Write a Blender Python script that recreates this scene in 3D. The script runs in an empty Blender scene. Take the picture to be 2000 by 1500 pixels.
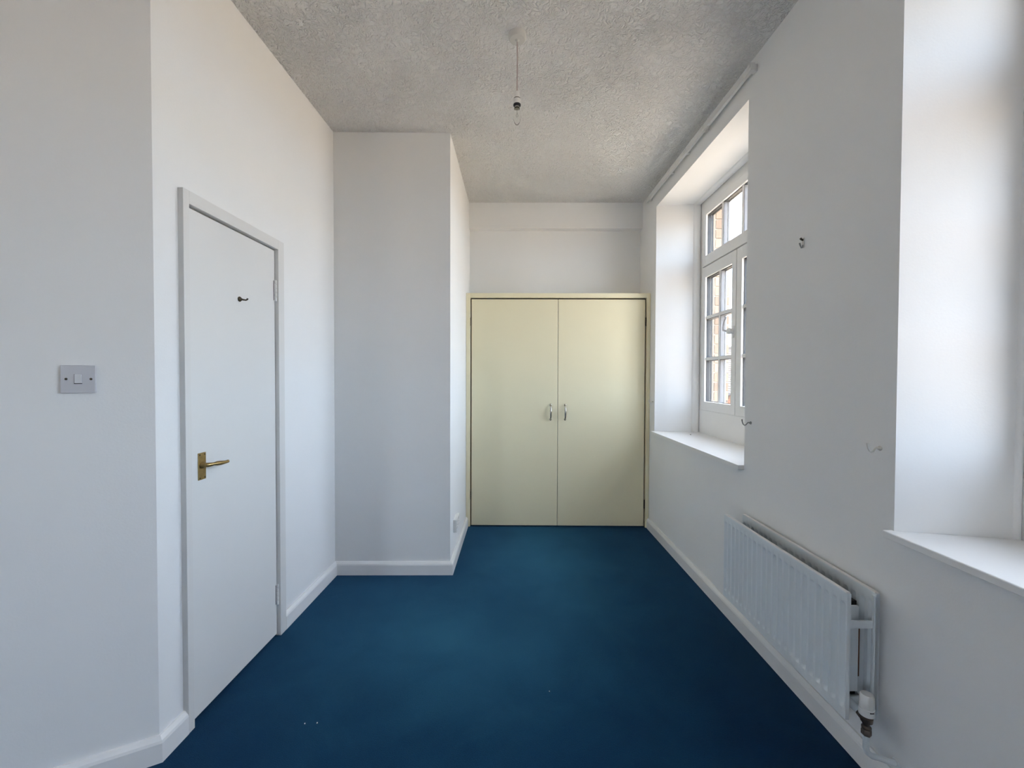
import bpy, bmesh, math, random
from mathutils import Vector, Matrix
random.seed(7)
SC = bpy.context.scene
COL = SC.collection
PI = math.pi
rad = math.radians

# ------------------------------------------------------------------ camera, sky, sun, exposure
cam = bpy.data.cameras.new('camera')
cam.sensor_width = 36.0
cam.lens = 839.0 / 2000.0 * 36.0
cam.clip_start = 0.02
cam.clip_end = 500
cam_o = bpy.data.objects.new('camera', cam)
COL.objects.link(cam_o)
_a, _r, _y = rad(1.073), rad(-0.178), rad(-0.4907)
_F = Vector((math.sin(_y)*math.cos(_a), math.cos(_y)*math.cos(_a), -math.sin(_a)))
_R = Vector((math.cos(_y), -math.sin(_y), 0))
_U = _R.cross(_F)
_CR = _R*math.cos(_r) - _U*math.sin(_r)
_CU = _R*math.sin(_r) + _U*math.cos(_r)
_m = Matrix((( _CR.x, _CU.x, -_F.x, 0), (_CR.y, _CU.y, -_F.y, 0), (_CR.z, _CU.z, -_F.z, 1.28), (0, 0, 0, 1)))
cam_o.matrix_world = _m
SC.camera = cam_o

world = bpy.data.worlds.new('sky')
SC.world = world
world.use_nodes = True
wn = world.node_tree
wn.nodes.clear()
w_out = wn.nodes.new('ShaderNodeOutputWorld')
w_bg = wn.nodes.new('ShaderNodeBackground')
w_sky = wn.nodes.new('ShaderNodeTexSky')
w_sky.sky_type = 'NISHITA'
w_sky.sun_disc = False
w_sky.sun_elevation = rad(48)
w_sky.sun_rotation = rad(272)
w_sky.air_density = 1.0
w_sky.dust_density = 2.5
w_sky.ozone_density = 1.0
w_bg.inputs['Strength'].default_value = 1.0
w_haze = wn.nodes.new('ShaderNodeMix')          # an even veil of bright cloud over a little of the clear sky
w_haze.data_type = 'RGBA'; w_haze.blend_type = 'MIX'
w_haze.inputs[0].default_value = 0.86
w_haze.inputs[7].default_value = (1.87, 2.05, 2.38, 1)
wn.links.new(w_sky.outputs[0], w_haze.inputs[6])
wn.links.new(w_haze.outputs[2], w_bg.inputs['Color'])
wn.links.new(w_bg.outputs[0], w_out.inputs['Surface'])

sun = bpy.data.lights.new('sun', 'SUN')
sun.energy = 3.8
sun.angle = rad(0.6)
sun.color = (1.0, 0.80, 0.55)
sun_o = bpy.data.objects.new('sun', sun)
COL.objects.link(sun_o)
_to = Vector((-0.62, 0.03, 0.74)).normalized()
sun_o.rotation_euler = _to.to_track_quat('Z', 'Y').to_euler()
sun_o.location = (-10, -10, 20)

SC.view_settings.view_transform = 'Standard'
SC.view_settings.look = 'None'
SC.view_settings.gamma = 1.0
SC.view_settings.use_curve_mapping = False
SC.view_settings.exposure = 2.52
SC.cycles.max_bounces = 16
SC.cycles.diffuse_bounces = 10
SC.cycles.transparent_max_bounces = 12
SC.cycles.sample_clamp_indirect = 12.0
SC.cycles.caustics_reflective = False
SC.cycles.caustics_refractive = False

# ------------------------------------------------------------------ helpers: meshes
class MB:
    """collects shapes in one bmesh"""
    def __init__(self):
        self.bm = bmesh.new()
    def box(self, x0, x1, y0, y1, z0, z1, bev=0.0, seg=2):
        b = bmesh.new()
        vs = [b.verts.new((x, y, z)) for x in (x0, x1) for y in (y0, y1) for z in (z0, z1)]
        for f in ((0,1,3,2),(4,6,7,5),(0,4,5,1),(2,3,7,6),(0,2,6,4),(1,5,7,3)):
            b.faces.new([vs[i] for i in f])
        if bev > 0:
            bmesh.ops.bevel(b, geom=b.edges[:], offset=bev, segments=seg, profile=0.6, affect='EDGES')
        self.add(b)
        return self
    def add(self, b, mat=None):
        if mat is not None:
            b.transform(mat)
        me = bpy.data.meshes.new('tmp')
        bmesh.ops.recalc_face_normals(b, faces=b.faces[:])
        b.to_mesh(me)
        self.bm.from_mesh(me)
        bpy.data.meshes.remove(me)
        b.free()
        return self
    def prism(self, pts, z0, z1):
        b = bmesh.new()
        lo = [b.verts.new((p[0], p[1], z0)) for p in pts]
        hi = [b.verts.new((p[0], p[1], z1)) for p in pts]
        n = len(pts)
        b.faces.new(lo[::-1]); b.faces.new(hi)
        for i in range(n):
            j = (i+1) % n
            b.faces.new((lo[i], lo[j], hi[j], hi[i]))
        self.add(b)
        return self
    def lathe(self, prof, n=24, mat=None):
        """prof: (radius, z) pairs, turned about local Z"""
        b = bmesh.new()
        rings = []
        for r, z in prof:
            if r < 1e-6:
                rings.append([b.verts.new((0, 0, z))])
            else:
                rings.append([b.verts.new((r*math.cos(2*PI*k/n), r*math.sin(2*PI*k/n), z)) for k in range(n)])
        for A, B in zip(rings, rings[1:]):
            for k in range(n):
                k2 = (k+1) % n
                if len(A) == 1 and len(B) == 1: continue
                if len(A) == 1: b.faces.new((A[0], B[k], B[k2]))
                elif len(B) == 1: b.faces.new((A[k], B[0], A[k2]))
                else: b.faces.new((A[k], B[k], B[k2], A[k2]))
        for R in (rings[0], rings[-1]):
            if len(R) > 1: b.faces.new(R)
        self.add(b, mat)
        return self
    def tube(self, pts, rads, n=10):
        pts = [Vector(p) for p in pts]
        if not isinstance(rads, (list, tuple)): rads = [rads]*len(pts)
        b = bmesh.new()
        up = Vector((0.13, 0.21, 1)).normalized()
        prev = None
        rings = []
        for i, p in enumerate(pts):
            t = (pts[min(i+1, len(pts)-1)] - pts[max(i-1, 0)]).normalized()
            if prev is None:
                s = t.cross(up)
                if s.length < 0.1: s = t.cross(Vector((1, 0, 0)))
            else:
                s = prev - t*prev.dot(t)
            s.normalize(); prev = s
            q = t.cross(s)
            rings.append([b.verts.new(p + (s*math.cos(2*PI*k/n) + q*math.sin(2*PI*k/n))*rads[i]) for k in range(n)])
        for A, B in zip(rings, rings[1:]):
            for k in range(n):
                b.faces.new((A[k], A[(k+1) % n], B[(k+1) % n], B[k]))
        b.faces.new(rings[0][::-1]); b.faces.new(rings[-1])
        self.add(b)
        return self
    def sweep(self, path, prof):
        """path: list of (plan point, offset direction) ; prof: (offset, z) closed polygon"""
        b = bmesh.new()
        rings = [[b.verts.new((p[0]+d[0]*o, p[1]+d[1]*o, z)) for o, z in prof] for p, d in path]
        n = len(prof)
        for A, B in zip(rings, rings[1:]):
            for k in range(n):
                b.faces.new((A[k], A[(k+1) % n], B[(k+1) % n], B[k]))
        b.faces.new(rings[0]); b.faces.new(rings[-1])
        self.add(b)
        return self
    def quads(self, verts, faces):
        b = bmesh.new()
        vs = [b.verts.new(v) for v in verts]
        for f in faces: b.faces.new([vs[i] for i in f])
        self.add(b)
        return self
    def build(self, name, mat, parent=None, smooth=None):
        me = bpy.data.meshes.new(name)
        self.bm.to_mesh(me); self.bm.free()
        if smooth is not None:
            me.polygons.foreach_set('use_smooth', [True]*len(me.polygons))
            me.update()
            me.set_sharp_from_angle(angle=rad(smooth))
        me.materials.append(mat)
        o = bpy.data.objects.new(name, me)
        COL.objects.link(o)
        if parent is not None: o.parent = parent
        return o

def empty(name, loc=(0, 0, 0), rz=0.0):
    o = bpy.data.objects.new(name, None)
    o.empty_display_size = 0.05
    COL.objects.link(o)
    o.location = loc
    o.rotation_euler = (0, 0, rz)
    return o
def thing(o, label, cat, group=None):
    o['label'] = label; o['category'] = cat
    if group: o['group'] = group
    return o
def struct(o):
    o['kind'] = 'structure'
    return o
def dup(o, parent=None):
    c = o.copy(); COL.objects.link(c); c.parent = parent
    return c
def dup_tree(o, parent=None):
    c = dup(o, parent)
    for ch in list(o.children): dup_tree(ch, c)
    return c

# ------------------------------------------------------------------ helpers: materials
def mat_new(name):
    m = bpy.data.materials.new(name)
    m.use_nodes = True
    nt = m.node_tree
    bs = nt.nodes['Principled BSDF']
    return m, nt, bs
def noise(nt, scale, detail=3.0, rough=0.55, dist=0.0, coord='Object', vec_scale=None):
    tc = nt.nodes.new('ShaderNodeTexCoord')
    n = nt.nodes.new('ShaderNodeTexNoise')
    n.inputs['Scale'].default_value = scale
    n.inputs['Detail'].default_value = detail
    n.inputs['Roughness'].default_value = rough
    n.inputs['Distortion'].default_value = dist
    src = tc.outputs[coord]
    if vec_scale:
        mp = nt.nodes.new('ShaderNodeMapping')
        mp.inputs['Scale'].default_value = vec_scale
        nt.links.new(src, mp.inputs['Vector']); src = mp.outputs[0]
    nt.links.new(src, n.inputs['Vector'])
    return n
def ramp(nt, src, stops):
    r = nt.nodes.new('ShaderNodeValToRGB')
    e = r.color_ramp.elements
    e[0].position, e[0].color = stops[0][0], (*stops[0][1], 1)
    e[1].position, e[1].color = stops[-1][0], (*stops[-1][1], 1)
    for p, c in stops[1:-1]:
        x = e.new(p); x.color = (*c, 1)
    nt.links.new(src, r.inputs['Fac'])
    return r
def bump(nt, bs, src, strength, dist):
    b = nt.nodes.new('ShaderNodeBump')
    b.inputs['Strength'].default_value = strength
    b.inputs['Distance'].default_value = dist
    nt.links.new(src, b.inputs['Height'])
    nt.links.new(b.outputs[0], bs.inputs['Normal'])
    return b
def paint(name, col, rough=0.6, var=0.03, bstr=0.15, bscale=120.0, bdist=0.001, spec=0.3):
    m, nt, bs = mat_new(name)
    n = noise(nt, 2.3, 3)
    lo = tuple(c*(1-var) for c in col); hi = tuple(min(1, c*(1+var)) for c in col)
    r = ramp(nt, n.outputs['Fac'], [(0.3, lo), (0.7, hi)])
    nt.links.new(r.outputs[0], bs.inputs['Base Color'])
    bs.inputs['Roughness'].default_value = rough
    bs.inputs['Specular IOR Level'].default_value = spec
    if bstr:
        b = noise(nt, bscale, 4)
        bump(nt, bs, b.outputs['Fac'], bstr, bdist)
    return m
def metal(name, col, rough=0.35, var=0.15):
    m, nt, bs = mat_new(name)
    n = noise(nt, 60, 3)
    r = ramp(nt, n.outputs['Fac'], [(0.3, tuple(c*(1-var) for c in col)), (0.7, tuple(min(1, c*(1+var)) for c in col))])
    nt.links.new(r.outputs[0], bs.inputs['Base Color'])
    bs.inputs['Metallic'].default_value = 1.0
    bs.inputs['Roughness'].default_value = rough
    return m

M = {}
M['wall'] = paint('white_wall_emulsion', (0.80, 0.80, 0.795), 0.75, 0.012, 0.22, 150, 0.0012, 0.2)
M['jamb'] = M['wall']
M['gloss'] = paint('white_gloss_woodwork', (0.80, 0.795, 0.785), 0.35, 0.015, 0.06, 40, 0.0008, 0.45)
M['door'] = paint('white_door_paint', (0.72, 0.715, 0.70), 0.4, 0.012, 0.08, 220, 0.0005, 0.4)
M['cream'] = paint('cream_wardrobe_paint', (0.81, 0.74, 0.52), 0.42, 0.012, 0.1, 180, 0.0006, 0.35)
M['frame'] = paint('white_window_frame', (0.80, 0.795, 0.78), 0.35, 0.01, 0.03, 60, 0.0004, 0.45)
M['radiator'] = paint('white_radiator_enamel', (0.70, 0.745, 0.77), 0.32, 0.012, 0.03, 80, 0.0004, 0.5)
M['plastic'] = paint('white_plastic', (0.78, 0.77, 0.75), 0.35, 0.01, 0, spec=0.5)
M['lining'] = paint('off_white_door_frame', (0.70, 0.69, 0.67), 0.38, 0.012, 0.05, 60, 0.0006, 0.42)
M['spacer_shade'] = paint('grey_spacer_and_bar_shade', (0.20, 0.20, 0.205), 0.5, 0.05, 0)
M['switch'] = paint('grey_white_switch_plastic', (0.55, 0.55, 0.58), 0.35, 0.01, 0, spec=0.5)
M['rose'] = paint('dull_white_plastic', (0.62, 0.61, 0.58), 0.45, 0.01, 0, spec=0.3)  # ceiling rose, darker than the other white plastic
M['dark'] = paint('dark_rubber_and_shade', (0.02, 0.02, 0.022), 0.6, 0.1, 0)  # black parts; also paints shade into the wardrobe and radiator gaps
M['gasket'] = paint('grey_gasket', (0.05, 0.052, 0.055), 0.5, 0.1, 0)
M['rocker'] = paint('grey_rocker_plastic', (0.63, 0.63, 0.65), 0.3, 0.01, 0, spec=0.5)
M['brass'] = metal('aged_brass', (0.42, 0.30, 0.13), 0.34)
M['dark_brass'] = metal('dark_bronze', (0.10, 0.085, 0.06), 0.45)
M['steel'] = metal('bright_steel', (0.42, 0.40, 0.36), 0.14)
M['valve'] = metal('tarnished_valve_metal', (0.22, 0.18, 0.15), 0.4)
M['hook'] = paint('painted_hook', (0.30, 0.31, 0.30), 0.4, 0.05, 0)
M['white_hook'] = paint('white_hook_paint', (0.62, 0.61, 0.57), 0.4, 0.05, 0)
M['rust'] = paint('rusty_edge', (0.20, 0.10, 0.06), 0.8, 0.3, 0)

# textured plaster ceiling
m, nt, bs = mat_new('textured_plaster_ceiling')
bs.inputs['Base Color'].default_value = (0.78, 0.775, 0.76, 1)
bs.inputs['Roughness'].default_value = 0.85
bs.inputs['Specular IOR Level'].default_value = 0.15
n1 = noise(nt, 26, 2.5, 0.5, 1.6)
n2 = noise(nt, 55, 2.0, 0.5, 0.8)
n3 = noise(nt, 3.2, 1.5)
r1 = ramp(nt, n1.outputs['Fac'], [(0.40, (0, 0, 0)), (0.47, (0.85, 0.85, 0.85)), (0.54, (1, 1, 1)), (0.62, (0.15, 0.15, 0.15))])
mx = nt.nodes.new('ShaderNodeMath'); mx.operation = 'MULTIPLY_ADD'
nt.links.new(n2.outputs['Fac'], mx.inputs[0]); mx.inputs[1].default_value = 0.9
nt.links.new(r1.outputs[0], mx.inputs[2])
m3 = nt.nodes.new('ShaderNodeMath'); m3.operation = 'MULTIPLY'
r3 = ramp(nt, n3.outputs['Fac'], [(0.35, (0.55, 0.55, 0.55)), (0.65, (1, 1, 1))])
nt.links.new(mx.outputs[0], m3.inputs[0]); nt.links.new(r3.outputs[0], m3.inputs[1])
bump(nt, bs, m3.outputs[0], 1.0, 0.011)
M['ceiling'] = m

# blue carpet
m, nt, bs = mat_new('blue_carpet_pile')
n1 = noise(nt, 2.4, 5, 0.62, 0.5)
n2 = noise(nt, 420, 2, 0.6)
tc = nt.nodes.new('ShaderNodeTexCoord')
def glow_ellipse(cx, cy, rx, ry, ang):
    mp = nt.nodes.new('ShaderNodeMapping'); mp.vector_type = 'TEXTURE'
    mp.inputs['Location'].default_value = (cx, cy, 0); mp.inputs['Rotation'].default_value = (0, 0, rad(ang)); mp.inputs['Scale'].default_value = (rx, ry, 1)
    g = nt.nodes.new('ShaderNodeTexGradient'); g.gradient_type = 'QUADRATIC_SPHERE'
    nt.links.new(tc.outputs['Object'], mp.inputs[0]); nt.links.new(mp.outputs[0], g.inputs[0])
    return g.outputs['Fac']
def mth(op, a, b):
    m_ = nt.nodes.new('ShaderNodeMath'); m_.operation = op
    for i, v in enumerate((a, b)):
        if isinstance(v, (int, float)): m_.inputs[i].default_value = v
        else: nt.links.new(v, m_.inputs[i])
    return m_.outputs[0]
# window light on the carpet, put into the pile colour as paler ellipses
window_glow = mth('ADD', glow_ellipse(0.20, 2.95, 0.95, 1.5, 6), glow_ellipse(-0.35, 2.05, 1.25, 0.85, -20))
window_glow = mth('MINIMUM', mth('POWER', window_glow, 0.6), 1.0)
tone = mth('ADD', mth('MULTIPLY', n1.outputs['Fac'], 0.46), mth('MULTIPLY', window_glow, 0.56))
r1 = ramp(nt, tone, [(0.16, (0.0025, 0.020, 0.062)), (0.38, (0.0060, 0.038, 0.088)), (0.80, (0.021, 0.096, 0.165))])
r2 = ramp(nt, n2.outputs['Fac'], [(0.3, (0.6, 0.6, 0.6)), (0.7, (1.35, 1.35, 1.35))])
mm = nt.nodes.new('ShaderNodeMix'); mm.data_type = 'RGBA'; mm.blend_type = 'MULTIPLY'
mm.inputs[0].default_value = 1.0
nt.links.new(r1.outputs[0], mm.inputs[6]); nt.links.new(r2.outputs[0], mm.inputs[7])
nt.links.new(mm.outputs[2], bs.inputs['Base Color'])
bs.inputs['Roughness'].default_value = 0.95
bs.inputs['Specular IOR Level'].default_value = 0.05
bs.inputs['Sheen Weight'].default_value = 0.25
bs.inputs['Sheen Roughness'].default_value = 0.45
bs.inputs['Sheen Tint'].default_value = (0.25, 0.55, 0.8, 1)
bump(nt, bs, n2.outputs['Fac'], 0.5, 0.004)
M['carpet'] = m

# thin window glass
m, nt, bs = mat_new('window_glass')
nt.nodes.remove(bs)
tr = nt.nodes.new('ShaderNodeBsdfTransparent'); tr.inputs[0].default_value = (0.97, 0.985, 0.985, 1)
gl = nt.nodes.new('ShaderNodeBsdfGlossy'); gl.inputs['Roughness'].default_value = 0.02
lw = nt.nodes.new('ShaderNodeLayerWeight'); lw.inputs['Blend'].default_value = 0.5
pw = nt.nodes.new('ShaderNodeMath'); pw.operation = 'POWER'; pw.inputs[1].default_value = 5.0
nt.links.new(lw.outputs['Facing'], pw.inputs[0])
fr = nt.nodes.new('ShaderNodeMath'); fr.operation = 'MULTIPLY_ADD'; fr.inputs[1].default_value = 0.6; fr.inputs[2].default_value = 0.02
nt.links.new(pw.outputs[0], fr.inputs[0])
ms = nt.nodes.new('ShaderNodeMixShader')
nt.links.new(fr.outputs[0], ms.inputs[0]); nt.links.new(tr.outputs[0], ms.inputs[1]); nt.links.new(gl.outputs[0], ms.inputs[2])
nt.links.new(ms.outputs[0], nt.nodes['Material Output'].inputs['Surface'])
M['glass'] = m
m, nt, bs = mat_new('clear_bulb_glass')
bs.inputs['Transmission Weight'].default_value = 1.0
bs.inputs['Roughness'].default_value = 0.0
bs.inputs['IOR'].default_value = 1.1
bs.inputs['Base Color'].default_value = (0.97, 0.97, 0.96, 1)
n = noise(nt, 5, 1)
M['bulb'] = m

def brick_paint(name, c0, c1):
    m, nt, bs = mat_new(name)
    oi = nt.nodes.new('ShaderNodeObjectInfo')
    n = noise(nt, 30, 4)
    ad = nt.nodes.new('ShaderNodeMath'); ad.operation = 'MULTIPLY_ADD'
    nt.links.new(n.outputs['Fac'], ad.inputs[0]); ad.inputs[1].default_value = 0.5
    sc = nt.nodes.new('ShaderNodeMath'); sc.operation = 'MULTIPLY'; sc.inputs[1].default_value = 0.55
    nt.links.new(oi.outputs['Random'], sc.inputs[0]); nt.links.new(sc.outputs[0], ad.inputs[2])
    r = ramp(nt, ad.outputs[0], [(0.2, c0), (0.8, c1)])
    nt.links.new(r.outputs[0], bs.inputs['Base Color'])
    bs.inputs['Roughness'].default_value = 0.9
    bump(nt, bs, n.outputs['Fac'], 0.3, 0.003)
    return m
M['brick'] = brick_paint('orange_brick', (0.17, 0.120, 0.085), (0.29, 0.220, 0.16))
M['render'] = paint('pale_mortar', (0.42, 0.38, 0.33), 0.9, 0.04, 0.2, 60, 0.002)
m, nt, bs = mat_new('far_red_brick')
tc = nt.nodes.new('ShaderNodeTexCoord'); bt = nt.nodes.new('ShaderNodeTexBrick')
bt.inputs['Color1'].default_value = (0.12, 0.050, 0.030, 1); bt.inputs['Color2'].default_value = (0.16, 0.072, 0.042, 1)
bt.inputs['Mortar'].default_value = (0.16, 0.14, 0.12, 1); bt.inputs['Scale'].default_value = 2.2
mp = nt.nodes.new('ShaderNodeMapping'); mp.inputs['Rotation'].default_value = (rad(90), 0, 0)
nt.links.new(tc.outputs['Object'], mp.inputs[0]); nt.links.new(mp.outputs[0], bt.inputs['Vector'])
nt.links.new(bt.outputs[0], bs.inputs['Base Color']); bs.inputs['Roughness'].default_value = 0.9
M['far_brick'] = m
M['tile'] = brick_paint('weathered_roof_tile', (0.055, 0.049, 0.044), (0.095, 0.083, 0.073))
M['ground'] = paint('warm_paved_ground', (0.52, 0.42, 0.31), 0.9, 0.12, 0.2, 20, 0.01)
M['slate_dark'] = paint('dark_gutter', (0.04, 0.04, 0.045), 0.5, 0.1, 0)

# ------------------------------------------------------------------ plan of the room
HC = 2.82
def LX(y): return -1.2062 + 0.0171*y
def RX(y): return 1.1745 - 0.0129*y
YA = 1.3977
A = Vector((LX(YA), YA))
dA = Vector((-0.872, -0.489)).normalized()
nA = Vector((-dA.y*-1*-1, 0))  # placeholder, set below
nA = Vector((0.489, -0.872)).normalized()
P0 = A + dA*1.75
B = Vector((LX(2.7365), 2.7365))
BC = Vector((-0.4195, 2.7502))
YREAR = -2.3
XLEFT = P0.x
Y_WARD = 3.615
Y_BEAM = 3.848
Y_BACK = 3.92

# floor and ceiling
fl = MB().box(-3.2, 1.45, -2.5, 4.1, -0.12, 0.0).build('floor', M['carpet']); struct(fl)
ce = MB().box(-3.2, 1.70, -2.6, 4.2, HC, HC+0.18).build('ceiling', M['ceiling']); struct(ce)

# angled wall at the left
T = 0.16
wa = MB().prism([A, P0, P0 - nA*T, A - nA*T + Vector((-0.02, 0.1))], 0, HC)
struct(wa.build('wall_corner', M['wall']))
# left wall with the door opening
D0, D1 = 1.5265, 2.0812         # clear opening between the linings
FO0, FO1 = 1.4985, 2.1300       # outer edges of the frame
DT, FT = 1.8878, 1.9340
wl = MB()
def lseg(y0, y1, z0, z1):
    wl.prism([(LX(y0), y0), (LX(y1), y1), (LX(y1)-T, y1), (LX(y0)-T, y0)], z0, z1)
lseg(YA, FO0+0.004, 0, HC); lseg(FO1-0.004, 2.7365, 0, HC); lseg(FO0+0.004, FO1-0.004, FT-0.004, HC)
struct(wl.build('wall_left', M['wall']))
struct(MB().prism([(LX(YA)-T-0.0005, YA), (LX(YA)-T-0.10, YA), (LX(2.5)-T-0.10, 2.5), (LX(2.5)-T-0.0005, 2.5)], -0.05, HC).build('wall_light_block', M['wall']))  # unseen panel added behind the doorway to block light under the door
# breast
wb = MB().prism([B, BC, (-0.4195, 4.1), (LX(2.74)-T, 4.1), (LX(2.74)-T, 2.7365)], 0, HC)
struct(wb.build('wall_breast', M['wall']))
# back wall over the wardrobe, and the boxed beam under the ceiling
struct(MB().box(-0.4195, RX(3.9)-0.001, Y_BACK, 4.1, 0, HC).build('wall_back', M['wall']))
struct(MB().prism([(-0.4190, Y_BEAM), (RX(Y_BEAM)-0.0005, Y_BEAM), (RX(Y_BACK)-0.0005, Y_BACK), (-0.4190, Y_BACK)], 2.593, HC).build('trim_1', M['wall']))
# walls behind the camera
struct(MB().box(XLEFT-T, XLEFT, YREAR-T, P0.y, 0, HC).build('wall_rear_left', M['wall']))
# unseen glazed opening, added in the wall behind the camera for fill light
RW = (-2.50, -1.93, 0.10, 2.15)
wf_ = MB()
wf_.box(XLEFT-T, RW[0], YREAR-T, YREAR, 0, HC); wf_.box(RW[1], 1.56, YREAR-T, YREAR, 0, HC)
wf_.box(RW[0], RW[1], YREAR-T, YREAR, 0, RW[2]); wf_.box(RW[0], RW[1], YREAR-T, YREAR, RW[3], HC)
struct(wf_.build('wall_front', M['wall']))
w3 = MB()
for x0, x1, z0, z1 in ((RW[0], RW[0]+0.07, RW[2], RW[3]), (RW[1]-0.07, RW[1], RW[2], RW[3]), (RW[0]+0.07, RW[1]-0.07, RW[2], RW[2]+0.07), (RW[0]+0.07, RW[1]-0.07, RW[3]-0.07, RW[3])):
    w3.box(x0, x1, YREAR-0.12, YREAR-0.06, z0, z1)
w3o = struct(w3.build('fill_window', M['frame']))
for x0, x1 in ((RW[0]+0.07, RW[1]-0.07),):
    MB().box(x0, x1, YREAR-0.094, YREAR-0.090, RW[2]+0.07, RW[3]-0.07).build('pane', M['glass'], w3o)  # pane of the added, unseen fill window

# right wall: two deep splayed openings
WX = 1.46            # plane of the window frames
XO = 1.56            # back of the inner leaf
LINT = 2.648
WIN = [dict(yf=3.4945, yn=2.1567, wf=3.4325, wn=2.2250, sill=0.836),
       dict(yf=1.3140, yn=-0.0240, wf=1.2440, wn=0.0360, sill=0.811)]
wr = MB()
ys = [4.1, WIN[0]['yf'], WIN[0]['yn'], WIN[1]['yf'], WIN[1]['yn'], YREAR]
w1, w2 = WIN
OUT = -0.025         # the outer reveal stands a little inside the frame edge
wr.prism([(RX(4.1), 4.1), (RX(w1['yf']), w1['yf']), (WX+0.01, w1['wf']+0.004), (XO, w1['wf']+0.004), (XO, 4.1)], 0, HC)
wr.prism([(RX(w1['yn']), w1['yn']), (RX(w2['yf']), w2['yf']), (WX+0.01, w2['wf']+0.004), (XO, w2['wf']+0.004),
          (XO, w1['wn']-0.004), (WX+0.01, w1['wn']-0.004)], 0, HC)
wr.prism([(RX(w2['yn']), w2['yn']), (RX(YREAR), YREAR), (XO, YREAR), (XO, w2['wn']-0.004), (WX+0.01, w2['wn']-0.004)], 0, HC)
for w in WIN:
    poly = [(RX(w['yf']), w['yf']), (RX(w['yn']), w['yn']), (WX+0.01, w['wn']-0.004), (XO, w['wn']-0.004), (XO, w['wf']+0.004), (WX+0.01, w['wf']+0.004)]
    wr.prism(poly, LINT, HC)
    wr.prism(poly, 0, w['sill']-0.0225)
wall_right = struct(wr.build('wall_right', M['wall']))

# brick outer leaf: backing mass plus single bricks on the reveals that show through the glass
ol = MB()
XB0, XB1 = XO, 1.675
def oseg(y0, y1, z0, z1): ol.box(XB0, XB1-0.012, y0, y1, z0, z1)
oseg(w1['wf']-0.022, 4.1, -3.3, HC); oseg(w2['wf']-0.022, w1['wn']+0.022, -3.3, HC); oseg(YREAR, w2['wn']+0.022, -3.3, HC)
for w in WIN:
    oseg(w['wn']+0.022, w['wf']-0.022, 2.66, HC); oseg(w['wn']+0.022, w['wf']-0.022, -3.3, w['sill']+0.10)
olo = ol.build('mortar_backing', M['render'], wall_right)
bmesh_cache = {}
def brick(x0, x1, y0, y1, z0, z1):
    b = MB().box(-0.5, 0.5, -0.5, 0.5, -0.5, 0.5) if 'b' not in bmesh_cache else None
    if b:
        o = b.build('brick', M['brick'], wall_right); bmesh_cache['b'] = o
    else:
        o = dup(bmesh_cache['b'], wall_right)
    o.location = ((x0+x1)/2, (y0+y1)/2, (z0+z1)/2)
    o.scale = (x1-x0, y1-y0, z1-z0)
for w in WIN:
    z = w['sill'] + 0.105
    k = 0
    while z < 2.64:
        L = 0.215 if k % 2 == 0 else 0.1025
        j = random.uniform(-0.002, 0.002)
        brick(XB0+0.006, XB1+j, w['wf']-0.034+j, w['wf']-0.034+L, z, z+0.065)
        brick(XB0+0.006, XB1+j, w['wn']+0.034-L, w['wn']+0.034+j, z, z+0.065)
        z += 0.075; k += 1

# ------------------------------------------------------------------ skirting boards
SKH, SKT = 0.084, 0.020
prof = [(0, 0), (SKT, 0), (SKT, 0.064), (0.017, 0.072), (0.007, SKH), (0, SKH)]
def mitre(n1, n2):
    n1 = Vector(n1).normalized(); n2 = Vector(n2).normalized()
    s = n1 + n2
    return s / (s.dot(n1))
nL = Vector((1, -0.0171)).normalized()
nB = Vector((0.0192, -1)).normalized()
nS = Vector((1, 0))
nR = Vector((-1, -0.0129)).normalized()
E0 = 0.0004
def sk(name, path):
    struct(MB().sweep([(Vector(p)+Vector(d)*E0, d) for p, d in path], prof).build(name, M['gloss']))
mA = mitre(nA, nL); mB = mitre(nL, nB); mC = mitre(nB, nS)
sk('baseboard_corner', [(P0, nA), (A, mA)])
sk('baseboard_left', [(A, mA), ((LX(FO0), FO0), nL)])
sk('baseboard_left.001', [((LX(FO1), FO1), nL), (B, mB)])
sk('baseboard_breast', [(B, mB), (BC, mC)])
sk('baseboard_alcove', [(BC, mC), ((-0.4195, Y_WARD-0.001), nS)])
sk('baseboard_right', [((RX(Y_WARD-0.001), Y_WARD-0.001), nR), ((RX(YREAR), YREAR), nR)])

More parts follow.
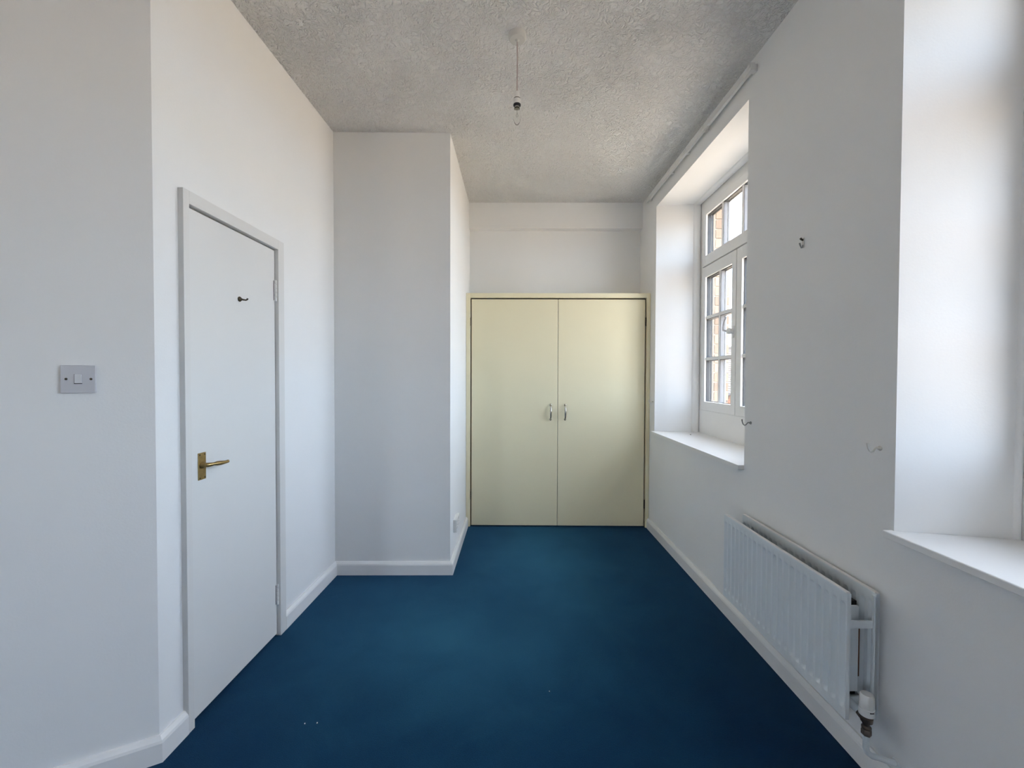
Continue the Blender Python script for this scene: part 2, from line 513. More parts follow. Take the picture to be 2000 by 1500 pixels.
# ------------------------------------------------------------------ windows
def make_window(name, w, full):
    yf, yn, sill = w['wf'], w['wn'], w['sill']
    dz = sill - 0.836
    zt, zb, zg = 2.615, 1.018+dz, 2.1290
    ym = 2.8717 if full else (yf+yn)/2
    root = struct(empty(name, (WX, (yf+yn)/2, zb)))
    ox, oy, oz = WX, (yf+yn)/2, zb
    def bx(mb, x0, x1, y0, y1, z0, z1, bev=0.0):
        mb.box(x0-ox, x1-ox, min(y0, y1)-oy, max(y0, y1)-oy, z0-oz, z1-oz, bev)
    # outer frame
    fr = MB()
    fw = 0.036
    x0, x1 = WX+0.004, WX+0.072
    bx(fr, x0, x1, yf-fw, yf, zb, zt); bx(fr, x0, x1, yn, yn+fw, zb, zt)
    bx(fr, x0, x1, yn+fw, yf-fw, zt-fw, zt); bx(fr, x0, x1, yn+fw, yf-fw, zb, zb+0.018)
    bx(fr, x0+0.030, x1, yn+fw, yf-fw, zg-0.012, zg+0.012)
    bx(fr, x0+0.02, x1, ym-0.012, ym+0.012, zb+0.018, zg-0.012)
    fr.build('window_frame', M['frame'], root)
    gx = WX+0.040
    def light(nm, ya, yb, za, zc, bt, bb, bl, br, ybars, zbars):
        """a casement: ya far edge, yb near edge"""
        s = MB()
        a, b = WX, WX+0.058
        bx(s, a, b, ya-bl, ya, za, zc, 0.003); bx(s, a, b, yb, yb+br, za, zc, 0.003)
        bx(s, a, b, yb+br-0.002, ya-bl+0.002, zc-bt, zc, 0.003); bx(s, a, b, yb+br-0.002, ya-bl+0.002, za, za+bb, 0.003)
        so = s.build(nm, M['frame'], root)
        g0, g1, h0, h1 = ya-bl, yb+br, za+bb, zc-bt
        hb = 0.011
        yy = [g0] + ybars + [g1]; zz = [h0] + zbars + [h1]
        for yb_ in ybars:
            o = MB(); bx(o, WX+0.012, WX+0.060, yb_-hb, yb_+hb, h0, h1, 0.002); o.build('glazing_bar', M['frame'], so)
        for zb_ in zbars:
            o = MB(); bx(o, WX+0.010, WX+0.060, g1, g0, zb_-hb, zb_+hb, 0.002); o.build('glazing_bar', M['frame'], so)
        gk = MB(); gs = MB()
        for i in range(len(yy)-1):
            for j in range(len(zz)-1):
                pa = yy[i] - (hb if i > 0 else 0); pb = yy[i+1] + (hb if i < len(yy)-2 else 0)
                qa = zz[j] + (hb if j > 0 else 0); qb = zz[j+1] - (hb if j < len(zz)-2 else 0)
                o = MB(); bx(o, gx, gx+0.004, pb-0.001, pa+0.001, qa-0.001, qb+0.001); o.build('pane', M['glass'], so)
                t = 0.005
                for xa, xb in ((gx-0.024, gx-0.001), (gx+0.005, gx+0.016)):
                    ga = gk if i == 0 else gs
                    gb = gk if i == len(yy)-2 else gs
                    bx(ga, xa, xb, pa-t, pa+0.001, qa, qb); bx(gb, xa, xb, pb-0.001, pb+t, qa, qb)
                    gt = gk if j == len(zz)-2 else gs
                    bx(gt, xa, xb, pb+t, pa-t, qb-t, qb+0.001)
                    bx(gs, gx-0.010, gx-0.001, pb+t, pa-t, qa-0.001, qa+0.003)
        gk.build('gasket', M['gasket'], so)
        if ybars: gs.build('spacers_and_bar_shade', M['spacer_shade'], so)  # grey spacer strips that also paint the shaded sides of the bars
        return so
    g = 0.0045
    span = yf-yn
    if full: tb = [3.100, 2.826, 2.552]
    else: tb = [yf-0.075-(span-0.15)*k/4 for k in (1, 2, 3)]
    light('top_light', yf-0.034, yn+0.034, zg+g, zt-0.030, 0.061, 0.078, 0.058, 0.058, tb, [])
    h = zg-zb
    zb1, zb2 = (1.416, 1.735) if full else (zb+h*0.36, zb+h*0.645)
    s1 = light('casement', yf-0.034, ym+g, zb+0.004, zg-g, 0.080, 0.066, 0.058, 0.056, [(yf-0.092+ym+0.058)/2 - 0.005], [zb1, zb2])
    s2 = light('casement', ym-g, yn+0.034, zb+0.004, zg-g, 0.080, 0.066, 0.064, 0.058, [(ym-0.067+yn+0.092)/2], [zb1, zb2])
    # handle on the meeting stiles
    hz = 1.585+dz
    hd = MB()
    hy = ym+0.030
    bx(hd, WX-0.006, WX, hy-0.011, hy+0.011, hz-0.045, hz+0.035, 0.003)
    mt = Matrix.Translation((WX-0.004-ox, hy-oy, hz-oz)) @ Matrix.Rotation(-PI/2, 4, 'Y')
    hd.lathe([(0.018, 0), (0.018, 0.012), (0.0215, 0.017), (0.0215, 0.030), (0.016, 0.036), (0, 0.037)], 16, mt)
    hd.build('window_handle', M['plastic'], root, 40)
    hl_ = MB()
    hl_.tube([(WX-0.028-ox, hy+0.010-oy, hz-oz), (WX-0.036-ox, hy+0.036-oy, hz+0.006-oz), (WX-0.042-ox, hy+0.052-oy, hz+0.012-oz), (WX-0.044-ox, hy+0.052-oy, hz+0.040-oz), (WX-0.040-ox, hy+0.044-oy, hz+0.075-oz), (WX-0.034-ox, hy+0.034-oy, hz+0.098-oz)], [0.008, 0.0065, 0.008, 0.0055, 0.0055, 0.006], 10)
    hl_.build('handle_lever', M['switch'], root, 40)
    # timber panel below the frame
    ap = MB(); bx(ap, WX+0.004, XO-0.01, yn-0.002, yf+0.002, sill-0.01, zb-0.001); ap.build('apron_panel', M['frame'], root)
    # cover strip over the joint at the head
    hs = MB(); bx(hs, WX+0.006, XO-0.01, yn-0.002, yf+0.002, zt+0.0005, LINT+0.002); hs.build('head_strip', M['frame'], root)
    # plaster stop bead on jambs and head: a half round
    bd = MB()
    def jx(x): return w['yf'] + (yf+0.004-w['yf'])*(x-RX(w['yf']))/(WX+0.01-RX(w['yf']))
    def jn(x): return w['yn'] + (yn-0.004-w['yn'])*(x-RX(w['yn']))/(WX+0.01-RX(w['yn']))
    N = 7
    xb0 = 1.408 if full else 1.446
    def half(x):  # profile: offset from jamb
        t = (x-xb0)/(WX+0.002-xb0); return (0.017 if full else 0.008)*math.sqrt(max(0, 1-(2*t-1)**2))**0.8 + 0.001
    xs = [xb0 + (WX+0.002-xb0)*i/N for i in range(N+1)]
    pf = [(x-ox, jx(x)-half(x)-oy) for x in xs]; pb = [(x-ox, jx(x)+0.01-oy) for x in reversed(xs)]
    bd.prism(pf+pb, sill-0.001-oz, LINT+0.001-oz)
    pf = [(x-ox, jn(x)+half(x)-oy) for x in xs]; pb = [(x-ox, jn(x)-0.01-oy) for x in reversed(xs)]
    bd.prism(pf+pb, sill-0.001-oz, LINT+0.001-oz)
    ra = [(x-ox, LINT-half(x)-oz) for x in xs] + [(x-ox, LINT+0.01-oz) for x in reversed(xs)]
    vs = [(x, jx(1.43)-0.002-oy, z) for x, z in ra] + [(x, jn(1.43)+0.002-oy, z) for x, z in ra]
    n = len(ra)
    bd.quads(vs, [list(range(n)), list(range(n, 2*n))] + [[i, (i+1) % n, n+(i+1) % n, n+i] for i in range(n)])
    bd.build('plaster_bead', M['wall'], root, 50)
    # sill board with a nosing
    sb = MB()
    nose = 0.030
    poly = [(WX+0.004, yf+0.002), (RX(w['yf']), w['yf']-0.0005), (RX(w['yf']), w['yf']+0.008), (RX(w['yf'])-nose, w['yf']+0.008),
            (RX(w['yn'])-nose, w['yn']-0.008), (RX(w['yn']), w['yn']-0.008), (RX(w['yn']), w['yn']+0.0005), (WX+0.004, yn-0.002)]
    if full: poly[2] = (RX(w['yf'])-0.0005, w['yf']); poly[3] = (RX(w['yf'])-nose, w['yf']); poly[5] = (RX(w['yn'])-0.0005, w['yn']); poly[4] = (RX(w['yn'])-nose, w['yn'])
    sb.prism([(p[0]-ox, p[1]-oy) for p in poly], sill-0.022-oz, sill-oz)
    so = sb.build('window_sill', M['gloss'], root)
    bv = so.modifiers.new('edge', 'BEVEL'); bv.width = 0.003; bv.segments = 2; bv.limit_method = 'ANGLE'
    if full:
        dk = MB().lathe([(0.005, 0), (0.004, 0.003), (0, 0.004)], 10, Matrix.Translation((1.335-ox, 3.28-oy, sill-oz)))
        dk.build('screw_cap', M['dark'], root)
    return root
make_window('window_1', w1, True)
make_window('window_2', w2, False)

# ------------------------------------------------------------------ door in the left wall
rzL = math.atan2(1, 0.0171)
def frameL(y, z=0.0, off=0.0):
    """empty-space helper: local x runs along the wall away from the camera, local -y points into the room"""
    return (LX(y)+off, y, z)
door = struct(empty('door_1', (LX(D0), D0, 0), rzL))
W = (D1-D0); fo0 = FO0-D0; fo1 = FO1-D0
lin = MB()
lin.box(fo0, 0, -0.020, 0.11, 0, FT, 0.0015); lin.box(W, fo1, -0.020, 0.11, 0, FT, 0.0015)
lin.box(0, W, -0.020, 0.11, DT, FT, 0.0015)
lin.box(0, 0.012, 0.045, 0.11, 0, DT); lin.box(W-0.012, W, 0.045, 0.11, 0, DT); lin.box(0.012, W-0.012, 0.045, 0.11, DT-0.012, DT)
lin.build('door_lining', M['lining'], door)
leaf = MB().box(0.0025, W-0.004, -0.002, 0.040, 0.012, DT-0.006, 0.0015).build('door_leaf', M['door'], door)
# handle
hy = 1.5945 - D0
hdl = MB().box(hy-0.0190, hy+0.0190, -0.0055, -0.002, 0.8880, 0.9890, 0.0015).build('handle_plate', M['brass'], leaf)
mb = MB()
hz = 0.9430
mtx = Matrix.Translation((hy, -0.0055, hz)) @ Matrix.Rotation(PI/2, 4, 'X')
mb.lathe([(0.0125, 0), (0.0125, 0.004), (0.0085, 0.008), (0.0080, 0.022)], 16, mtx)
mb.tube([(hy, -0.024, hz), (hy+0.006, -0.0325, hz), (hy+0.020, -0.035, hz), (hy+0.034, -0.036, hz-0.001), (hy+0.055, -0.037, hz-0.003), (hy+0.083, -0.037, hz-0.005), (hy+0.094, -0.038, hz-0.004)],
        [0.0085, 0.0075, 0.0056, 0.0085, 0.0088, 0.0060, 0.0062], 12)
mb.build('lever', M['brass'], leaf, 45)
sc_ = MB()
for sx in (-0.0125, 0.0125):
    for zz in (0.8950, 0.9820):
        sc_.lathe([(0.0030, 0), (0.0028, 0.001), (0, 0.0012)], 8, Matrix.Translation((hy+sx, -0.0055, zz)) @ Matrix.Rotation(PI/2, 4, 'X'))
sc_.build('plate_screws', M['dark_brass'], leaf)
# coat hook on the leaf
ck = MB()
cy = 1.818 - D0
ck.lathe([(0.0105, 0), (0.0110, 0.003), (0.008, 0.007), (0.0045, 0.010)], 14, Matrix.Translation((cy, -0.002, 1.602)) @ Matrix.Rotation(PI/2, 4, 'X'))
ck.tube([(cy, -0.009, 1.602), (cy, -0.022, 1.599), (cy, -0.031, 1.598), (cy, -0.037, 1.601), (cy, -0.0375, 1.605)], [0.0045, 0.0036, 0.0032, 0.0034, 0.0040], 10)
ck.build('coat_hook', M['dark_brass'], leaf, 45)
# hinges
for z0 in (1.638, 0.155):
    hg = MB()
    hg.box(W-0.0115, W-0.0030, -0.0045, -0.002, z0, z0+0.102)
    hh = hg.build('hinge', M['gloss'], door)
    kn = MB()
    for k in range(5):
        kn.lathe([(0.0042, 0), (0.0048, 0.001), (0.0048, 0.018), (0.0042, 0.019)], 10, Matrix.Translation((W-0.0035, -0.0075, z0+0.0005+k*0.0204)))
    kn.build('hinge_knuckle', M['plastic'], hh, 40)
    dkm = MB().box(W-0.0125, W-0.0115, -0.0047, -0.0021, z0+0.004, z0+0.098); dkm.build('hinge_gap', M['dark'], hh)

# ------------------------------------------------------------------ wardrobe
wx0, wx1 = -0.4180, RX(Y_WARD)-0.0015
wd = thing(empty('wardrobe', ((wx0+wx1)/2, Y_WARD, 0)), 'cream built-in double wardrobe filling the alcove at the far end', 'wardrobe')
cx = (wx0+wx1)/2
def wb_(x0, x1, y0, y1, z0, z1, bev=0.0): return (x0-cx, x1-cx, y0-Y_WARD, y1-Y_WARD, z0, z1, bev)
WT = 1.975
fm = MB()
fm.box(*wb_(wx0, -0.3830, Y_WARD, Y_WARD+0.045, 0.001, WT, 0.002)); fm.box(*wb_(1.0960, wx1, Y_WARD, Y_WARD+0.045, 0.001, WT, 0.002))
fm.box(*wb_(-0.3830, 1.0960, Y_WARD, Y_WARD+0.045, 1.9360, WT, 0.002))
fm.build('wardrobe_frame', M['cream'], wd)
ins = MB()
ins.box(*wb_(-0.3830, 1.0960, Y_WARD+0.0455, Y_WARD+0.0620, 0.001, 0.030)); ins.box(*wb_(-0.3830, -0.3650, Y_WARD+0.0455, Y_WARD+0.300, 0.030, 1.935)); ins.box(*wb_(1.078, 1.096, Y_WARD+0.0455, Y_WARD+0.300, 0.030, 1.935))
ins.box(*wb_(0.3450, 0.3650, Y_WARD+0.0335, Y_WARD+0.0450, 0.031, 1.9350)); ins.box(*wb_(-0.3820, 1.0950, Y_WARD+0.0335, Y_WARD+0.0450, 1.9200, 1.9355))
ins.box(*wb_(-0.3825, -0.3700, Y_WARD+0.0335, Y_WARD+0.0450, 0.031, 1.9190)); ins.box(*wb_(1.0820, 1.0955, Y_WARD+0.0335, Y_WARD+0.0450, 0.031, 1.9190))
ins.build('gap_shade_strips', M['dark'], wd)  # black strips put shade into the gaps around the wardrobe doors
MB().box(*wb_(wx0, wx1-0.003, Y_WARD+0.0455, Y_BACK-0.002, WT-0.018, WT)).build('top_panel', M['cream'], wd)
for side in (0, 1):
    x0, x1 = ((-0.3740, 0.3536), (0.3566, 1.0855))[side]
    d = MB().box(*wb_(x0, x1, Y_WARD+0.010, Y_WARD+0.032, 0.012, 1.9250, 0.003)).build('wardrobe_door', M['cream'], wd)
    hx = (0.2955, 0.4180)[side]
    h = MB()
    yy = Y_WARD+0.010-Y_WARD
    P = [(hx-cx, yy+0.0, 1.036), (hx-cx, yy-0.010, 1.034), (hx-cx, yy-0.020, 1.024), (hx-cx, yy-0.027, 1.000), (hx-cx, yy-0.030, 0.976), (hx-cx, yy-0.027, 0.950), (hx-cx, yy-0.020, 0.929), (hx-cx, yy-0.010, 0.918), (hx-cx, yy, 0.916)]
    h.tube(P, [0.0075, 0.0055, 0.0058, 0.0075, 0.0085, 0.0075, 0.0062, 0.0055, 0.0075], 12)
    for zz in (1.036, 0.916):
        h.lathe([(0.010, 0), (0.010, 0.002), (0.007, 0.004)], 12, Matrix.Translation((hx-cx, yy, zz)) @ Matrix.Rotation(PI/2, 4, 'X'))
    h.build('bow_handle', M['steel'], d, 50)
    hinges = ((-0.3785, ((1.700, 1.770), (0.233, 0.303))), (1.0908, ((1.702, 1.774), (0.164, 0.238))))[side]
    for z0, z1 in hinges[1]:
        q = MB()
        nk = 4
        for k in range(nk):
            dzk = (z1-z0)/nk
            q.lathe([(0.0040, 0), (0.0040, dzk-0.001)], 10, Matrix.Translation((hinges[0]-cx, 0.005, z0+k*dzk)))
        q.build('hinge', M['dark_brass'], d, 40)

# ------------------------------------------------------------------ radiator on the right wall
rzR = math.atan2(1, -0.0129)
Y0R = 1.338
ra = thing(empty('radiator', (RX(Y0R), Y0R, 0), rzR), 'white double panel radiator with ribbed front on the right wall between the windows', 'radiator')
RL, RZ0, RZ1 = 0.772, 0.2040, 0.6030
def rib_panel(front):
    """pressed steel sheet: local y is out from the wall; ribs are shallow vertical channels with domed ends"""
    nrib, pitch = 22, RL/22
    b = bmesh.new()
    off = 0.120 if front else 0.030
    sgn = 1
    xs = []
    for i in range(nrib):
        for t in (0.0, 0.16, 0.30, 0.42, 0.58, 0.70, 0.84):
            xs.append((i+t)*pitch)
    xs.append(RL)
    zs = [RZ0, RZ0+0.012, RZ0+0.030, RZ0+0.036, RZ0+0.043, RZ0+0.052, RZ0+0.064, RZ1-0.064, RZ1-0.052, RZ1-0.043, RZ1-0.036, RZ1-0.030, RZ1-0.012, RZ1]
    def depth(x, z):
        u = (x/pitch) % 1.0
        if x >= RL-1e-6: return 0.0
        if x < 0.6*pitch*0.5 or x > RL-0.2*pitch: pass
        du = abs(u-0.5)/0.30
        if du >= 1: return 0.0
        # rounded channel ends
        e = min(z-(RZ0+0.030), (RZ1-0.030)-z)
        k = min(1.0, max(0.0, e/(0.015*(0.30+du))))
        return (0.0130 if front else 0.0110)*math.cos(du*PI/2)**0.8*(k**0.7)
    g = [[b.verts.new((x, off - depth(x, z), z)) for z in zs] for x in xs]
    for i in range(len(xs)-1):
        for j in range(len(zs)-1):
            b.faces.new((g[i][j], g[i+1][j], g[i+1][j+1], g[i][j+1]))
    # returned edges all round
    rim = []
    n, mz = len(xs), len(zs)
    loop = [g[i][0] for i in range(n)] + [g[n-1][j] for j in range(1, mz)] + [g[i][mz-1] for i in range(n-2, -1, -1)] + [g[0][j] for j in range(mz-2, 0, -1)]
    back = [b.verts.new((v.co.x, off-0.012, v.co.z)) for v in loop]
    for i in range(len(loop)):
        j = (i+1) % len(loop)
        b.faces.new((loop[i], back[i], back[j], loop[j]))
    b.faces.new(back)
    mb = MB(); mb.add(b)
    return mb
rib_panel(True).build('front_panel', M['radiator'], ra, 35)
rib_panel(False).build('back_panel', M['radiator'], ra, 35)
# top rim strips (rolled seam) on both panels
for off in (0.114, 0.024):
    MB().box(0.004, RL-0.004, off-0.006, off+0.006, RZ1-0.002, RZ1+0.004, 0.002).build('top_seam', M['gloss'], ra)
# rolled vertical end seams on the near end of the back panel
MB().box(0.0, 0.010, 0.016, 0.036, RZ0+0.01, RZ1-0.006, 0.004).build('end_seam', M['radiator'], ra)
# connecting strap between the two panels at the near end and the far end
for x0 in (0.004, RL-0.010):
    MB().box(x0, x0+0.004, 0.030, 0.112, 0.492, 0.516).build('strap', M['radiator'], ra)
# inner convector plate and its rusty edge
MB().box(0.045, 0.055, 0.046, 0.075, 0.262, 0.540, 0.001).build('convector_plate', M['radiator'], ra)
MB().box(0.047, 0.051, 0.0405, 0.0440, 0.31, 0.47).build('rusty_strip', M['rust'], ra)
MB().box(0.070, RL-0.05, 0.034, 0.104, 0.235, 0.545).build('inner_shade_block', M['dark'], ra)  # black block added to paint the shade between the two panels
# wall brackets
for x0 in (0.16, RL-0.20):
    MB().box(x0, x0+0.03, 0.0008, 0.018, 0.26, 0.52).build('wall_bracket', M['radiator'], ra)
# bottom connection header, valve, pipe
hd = MB(); hd.tube([(0.05, 0.108, 0.232), (0.045, 0.075, 0.232), (0.05, 0.03, 0.232)], 0.014, 14)
hd.tube([(0.045, 0.075, 0.232), (0.018, 0.072, 0.230), (0.004, 0.070, 0.228)], [0.014, 0.013, 0.013], 14)
hd.build('connecting_tee', M['radiator'], ra, 50)
va = MB()
vx, vo = -0.022, 0.072
va.tube([(0.004, vo, 0.228), (-0.010, vo, 0.222), (vx, vo, 0.216)], [0.012, 0.011, 0.012], 12)
va.lathe([(0.013, 0.196), (0.013, 0.202), (0.0085, 0.206), (0.0085, 0.216), (0.016, 0.219), (0.017, 0.232), (0.012, 0.236)], 16, Matrix.Translation((vx, vo, 0)))
va.lathe([(0.0115, 0.176), (0.0135, 0.178), (0.0135, 0.192), (0.010, 0.196)], 6, Matrix.Translation((vx, vo, 0)))
va.build('radiator_valve', M['valve'], ra, 40)
tv = MB().lathe([(0.0170, 0.2385), (0.0205, 0.2410), (0.0205, 0.262), (0.0190, 0.263), (0.0190, 0.266), (0.0195, 0.267), (0.0185, 0.300), (0.0155, 0.3045), (0.010, 0.3055), (0, 0.3055)], 24, Matrix.Translation((vx, vo, 0)))
tvo = tv.build('thermostat_head', M['plastic'], ra, 40)
mk = MB().box(vx-0.0206, vx-0.0195, vo-0.006, vo+0.006, 0.256, 0.259).build('setting_mark', M['dark'], tvo)
pp = MB()
pp.tube([(vx, vo, 0.180), (vx, vo, 0.135), (vx-0.001, vo-0.004, 0.121), (vx-0.004, vo-0.016, 0.113), (vx-0.008, vo-0.030, 0.112), (vx-0.022, 0.020, 0.112), (vx-0.026, 0.010, 0.112), (vx-0.026, 0.0035, 0.112)], 0.0085, 12)
pp.lathe([(0.014, 0), (0.0105, 0.004)], 14, Matrix.Translation((vx-0.026, 0.0015, 0.112)) @ Matrix.Rotation(-PI/2, 4, 'X'))
pp.build('supply_pipe', M['radiator'], ra, 45)

# ------------------------------------------------------------------ pendant lamp holder with a bare bulb
pl = thing(empty('pendant_light', (0.002, 1.968, HC)), 'bare clear bulb hanging on a thin cord from a white ceiling rose', 'light')
MB().lathe([(0.041, -0.0002), (0.041, -0.010), (0.039, -0.018), (0.034, -0.024), (0.010, -0.025), (0.0045, -0.031), (0.0045, -0.033)], 36).build('ceiling_rose', M['rose'], pl, 35)
MB().tube([(0, 0, -0.030), (0.0012, 0, -0.10), (0.0006, 0, -0.18), (0, 0, -0.258)], 0.0030, 10).build('cord', paint('pinkish_flex', (0.55, 0.47, 0.45), 0.6, 0.02, 0), pl, 60)
hold = MB().lathe([(0.0045, -0.252), (0.010, -0.256), (0.0125, -0.270), (0.0130, -0.284), (0.0135, -0.2845), (0.0135, -0.2885), (0.0165, -0.289), (0.0165, -0.311)], 28).build('lamp_holder', M['plastic'], pl, 35)
MB().lathe([(0.0136, -0.2846), (0.0152, -0.2850), (0.0152, -0.2880), (0.0136, -0.2884)], 28).build('holder_groove', M['dark_brass'], pl, 35)
MB().lathe([(0.0165, -0.3111), (0.0170, -0.316), (0.0150, -0.319), (0.0130, -0.320)], 28).build('holder_ring', M['dark'], pl, 35)
MB().lathe([(0.0115, -0.3195), (0.0115, -0.3265)], 24).build('bulb_cap', M['steel'], pl, 35)
MB().lathe([(0.0118, -0.3266), (0.0125, -0.329), (0.0125, -0.3325), (0.0118, -0.333)], 24).build('cap_collar', M['dark_brass'], pl, 35)
MB().lathe([(0.0112, -0.3331), (0.0125, -0.340), (0.0165, -0.352), (0.0178, -0.364), (0.0160, -0.380), (0.0110, -0.394), (0.0060, -0.401), (0, -0.4035)], 28).build('bulb', M['bulb'], pl, 60)
MB().tube([(0, 0, -0.333), (0, 0, -0.350), (0.004, 0, -0.364), (0, 0.003, -0.368), (-0.004, 0, -0.364), (0, 0, -0.352)], 0.0007, 6).build('filament', M['steel'], pl)

# ------------------------------------------------------------------ light switch on the angled wall
rzA = math.atan2(dA.y, dA.x)
sp = A + dA*0.182 + nA*0.0006
sw = thing(empty('light_switch', (sp.x, sp.y, 1.2660), rzA), 'square single light switch plate on the angled wall left of the door', 'switch')
MB().box(-0.0395, 0.0395, 0, 0.008, -0.0425, 0.0425, 0.0015).build('switch_plate', M['switch'], sw)
MB().box(-0.0078, 0.0082, 0.0080, 0.0115, -0.0125, 0.0140, 0.0012).build('rocker', M['rocker'], sw)
fr_ = MB()
fr_.box(0.0082, 0.0094, 0.0079, 0.0084, -0.0145, 0.0150); fr_.box(-0.0090, 0.0094, 0.0079, 0.0084, -0.0147, -0.0127)
fr_.build('rocker_gap', M['dark'], sw)
for x in (-0.0290, 0.0270):
    MB().lathe([(0.0036, 0), (0.0034, 0.0009), (0, 0.001)], 12, Matrix.Translation((x, 0.0079, 0.0005)) @ Matrix.Rotation(-PI/2, 4, 'X')).build('screw', M['dark_brass'], sw)

# ------------------------------------------------------------------ socket on the breast side
so = thing(empty('wall_socket', (-0.4190, 2.955, 0.262)), 'white surface mounted double socket low on the breast side beside the wardrobe', 'socket')
MB().box(0, 0.016, -0.075, 0.075, -0.043, 0.043, 0.002).build('back_box', M['plastic'], so)
MB().box(0.0161, 0.022, -0.074, 0.074, -0.042, 0.042, 0.002).build('face_plate', M['plastic'], so)
for y in (-0.038, 0.038):
    MB().box(0.0221, 0.0245, y-0.006, y+0.006, 0.016, 0.034, 0.001).build('rocker', M['plastic'], so)
    hl = MB()
    hl.box(0.0220, 0.0224, y-0.002, y+0.002, -0.002, 0.006); hl.box(0.0220, 0.0224, y-0.014, y-0.008, -0.022, -0.018); hl.box(0.0220, 0.0224, y+0.008, y+0.014, -0.022, -0.018)
    hl.build('pin_holes', M['dark'], so)

# ------------------------------------------------------------------ curtain rail
Y0T, Y1T = 2.075, 3.640
cr = thing(empty('curtain_rail', (RX(Y0T), Y0T, 2.750), rzR), 'white curtain rail fixed high on the right wall above the far window', 'curtain rail')
LT = Y1T-Y0T
rl = MB()
rl.box(0, LT, 0.020, 0.024, -0.014, 0.014); rl.box(0, LT, 0.0245, 0.036, 0.010, 0.014); rl.box(0, LT, 0.0245, 0.036, -0.014, -0.010); rl.box(0, LT, 0.034, 0.036, -0.0145, 0.0145, 0.0005)
rl.build('rail', M['plastic'], cr)
for x in (0.02, 0.52, 0.78, 1.05, LT-0.03):
    bk = MB(); bk.box(x-0.012, x+0.012, 0.0006, 0.020, -0.012, 0.020, 0.001); bk.box(x-0.011, x+0.011, 0.0, 0.038, 0.0145, 0.019, 0.001); bk.box(x-0.011, x+0.011, 0.0365, 0.039, 0.004, 0.019)
    bk.build('rail_bracket', M['plastic'], cr)
for x in (0.46, 0.485):
    gl = MB(); gl.box(x-0.004, x+0.004, 0.026, 0.033, -0.026, -0.010, 0.001)
    gl.tube([(x, 0.030, -0.024), (x, 0.030, -0.036), (x, 0.026, -0.040), (x, 0.022, -0.036)], 0.0016, 8)
    gl.build('glider', M['plastic'], cr)
for x in (-0.004, LT):
    MB().box(x, x+0.004, 0.019, 0.040, -0.017, 0.018, 0.001).build('end_cap', M['plastic'], cr)

# ------------------------------------------------------------------ hooks screwed into the right wall
def j_hook(y, z, length, label, mat):
    h = empty('wall_hook', (RX(y)-0.0004, y, z), rzR)
    thing(h, label, 'hook', 'screw hooks on the right wall')
    MB().lathe([(0.0075, 0), (0.0080, 0.002), (0.0050, 0.005), (0.0034, 0.009)], 14, Matrix.Rotation(-PI/2, 4, 'X')).build('hook_base', mat, h, 40)
    L_ = length
    MB().tube([(0, 0.004, 0), (0, 0.30*L_, 0.002), (0, 0.42*L_, -0.003), (0, 0.55*L_, -0.0095), (0, 0.70*L_, -0.0115), (0, 0.84*L_, -0.008), (0, 0.94*L_, 0.001), (0, 0.985*L_, 0.010), (0, L_, 0.017)],
              [0.0034, 0.0028, 0.0026, 0.0026, 0.0026, 0.0026, 0.0026, 0.0026, 0.0034], 10).build('hook_arm', mat, h, 60)
    return h
j_hook(2.100, 1.055, 0.044, 'small grey hook on the right wall at the near edge of the far window', M['hook'])
j_hook(1.368, 1.054, 0.041, 'small pale hook on the right wall between radiator and near window sill', M['white_hook'])
j_hook(3.530, 1.072, 0.036, 'tiny cream hook on the right wall between the wardrobe and the far window', M['white_hook'])
hk = thing(empty('wall_hook', (RX(1.742)-0.0004, 1.742, 1.818), rzR), 'small dark hook alone high on the right wall between the two windows', 'hook', 'screw hooks on the right wall')
MB().box(-0.006, 0.006, 0.0, 0.0025, -0.022, 0.018, 0.001).build('hook_base', M['white_hook'], hk)
MB().tube([(0, 0.002, 0.010), (0, 0.008, 0.012), (0, 0.013, 0.017)], [0.004, 0.0036, 0.0042], 10).build('upper_prong', M['dark_brass'], hk, 60)
MB().tube([(0, 0.002, -0.010), (0, 0.003, -0.018), (0, 0.008, -0.021), (0, 0.012, -0.014), (0, 0.016, -0.002)], [0.0032, 0.0028, 0.0028, 0.0028, 0.0034], 10).build('lower_prong', M['hook'], hk, 60)

# ------------------------------------------------------------------ lint on the carpet
for x, y, lab in ((-0.770, 1.547, 'left of two white lint specks on the blue carpet near the door'), (-0.726, 1.550, 'right of two white lint specks on the blue carpet near the door'),
                  (0.141, 1.720, 'single white lint speck in the middle of the blue carpet')):
    q = bmesh.new(); bmesh.ops.create_icosphere(q, subdivisions=1, radius=0.0022)
    for v in q.verts: v.co *= random.uniform(0.7, 1.3)
    o = MB().add(q).build('lint_speck', M['plastic']); o.location = (x, y, 0.0022)
    thing(o, lab, 'lint', 'white lint specks on the carpet')

# ------------------------------------------------------------------ outside: ground and a brick house
struct(MB().box(-70, 90, -70, 110, -3.6, -3.3).build('ground', M['ground']))
hx, hy = 5.0, 20.0
ho = thing(empty('house', (hx+8, hy, -3.3)), 'brick house with tiled roof seen through the far window', 'house')
ex, ez = hx+8, -3.3
def hb(x0, x1, y0, y1, z0, z1): return (x0-ex, x1-ex, y0-hy, y1-hy, z0-ez, z1-ez)
EAV, RDG = 0.55, 2.85
MB().box(*hb(hx, hx+16, hy, hy+8, -3.3, EAV)).build('house_wall', M['far_brick'], ho)
rf = MB()
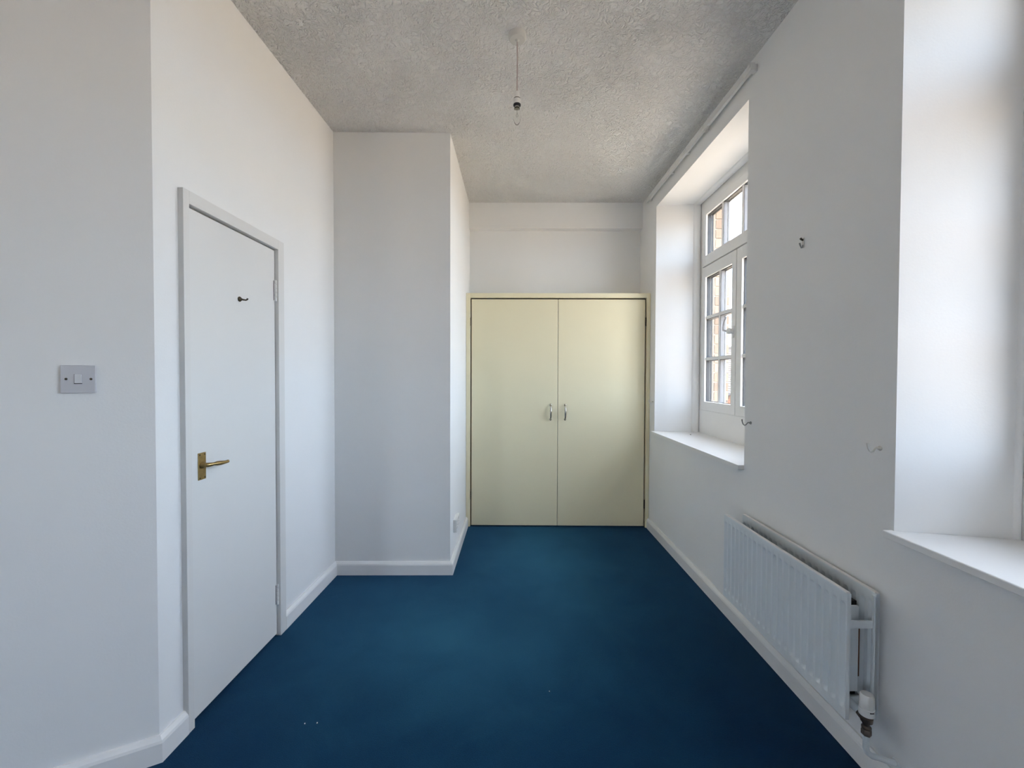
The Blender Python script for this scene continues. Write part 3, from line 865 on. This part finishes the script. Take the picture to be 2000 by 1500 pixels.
# stepped courses of tiles on both slopes
nc = 22
for k in range(nc):
    t0, t1 = k/nc, (k+1)/nc
    ya, yb = hy-0.35+4.35*t0, hy-0.35+4.35*t1+0.06
    za, zb = EAV-0.05+(RDG-EAV+0.05)*t0, EAV-0.05+(RDG-EAV+0.05)*t1
    for s in (0, 1):
        A_ = [(hx-0.3-ex, ya-hy, za+0.035-ez), (hx+16.3-ex, ya-hy, za+0.035-ez), (hx+16.3-ex, yb-hy, zb+0.012-ez), (hx-0.3-ex, yb-hy, zb+0.012-ez),
              (hx-0.3-ex, ya-hy, za-ez), (hx+16.3-ex, ya-hy, za-ez), (hx+16.3-ex, yb-hy, zb-0.02-ez), (hx-0.3-ex, yb-hy, zb-0.02-ez)]
        if s: A_ = [(x, 8.0-y, z) for x, y, z in A_]
        rf.quads(A_, [(0, 1, 2, 3), (4, 7, 6, 5), (0, 4, 5, 1), (2, 6, 7, 3), (0, 3, 7, 4), (1, 5, 6, 2)])
rf.build('roof', M['tile'], ho)
rg = MB(); rg.tube([(hx-0.3-ex, 4, RDG+0.02-ez), (hx+16.3-ex, 4, RDG+0.02-ez)], 0.10, 10); rg.build('ridge_tiles', M['tile'], ho, 40)
for s in (hx+0.0, hx+15.9):
    gv = MB()
    gv.quads([(s-ex, 0, EAV-ez), (s+0.1-ex, 0, EAV-ez), (s+0.1-ex, 8, EAV-ez), (s-ex, 8, EAV-ez), (s-ex, 4, RDG-0.03-ez), (s+0.1-ex, 4, RDG-0.03-ez)], [(0, 3, 4), (1, 5, 2), (0, 4, 5, 1), (3, 2, 5, 4), (0, 1, 2, 3)])
    gv.build('gable', M['far_brick'], ho)
MB().box(*hb(hx-0.3, hx+16.3, hy-0.46, hy-0.34, EAV-0.12, EAV+0.0)).build('gutter', M['slate_dark'], ho)
MB().tube([(9.70-ex, -0.40, EAV-0.1-ez), (9.70-ex, -0.15, EAV-0.4-ez), (9.70-ex, -0.10, 0.0)], 0.05, 8).build('downpipe', M['slate_dark'], ho)
ch = MB(); ch.box(*hb(10.35, 10.95, hy+3.7, hy+4.5, RDG-0.5, RDG+0.9)); ch.box(*hb(10.30, 11.0, hy+3.65, hy+4.55, RDG+0.78, RDG+0.9)); cho = ch.build('chimney', M['far_brick'], ho)
for yy in (3.9, 4.3):
    MB().lathe([(0.10, 0), (0.12, 0.05), (0.09, 0.30), (0.07, 0.30)], 12, Matrix.Translation((10.65-ex, yy, RDG+0.9-ez))).build('chimney_pot', M['tile'], cho)
for wxh in (6.2, 11.6, 14.8, 18.2):
    f = MB().box(*hb(wxh, wxh+1.1, hy-0.03, hy+0.02, -1.4, -0.1)).build('window', M['frame'], ho)
    MB().box(*hb(wxh+0.08, wxh+0.52, hy-0.04, hy-0.0305, -1.32, -0.18)).build('pane', M['gasket'], f)
    MB().box(*hb(wxh+0.58, wxh+1.02, hy-0.04, hy-0.0305, -1.32, -0.18)).build('pane', M['gasket'], f)
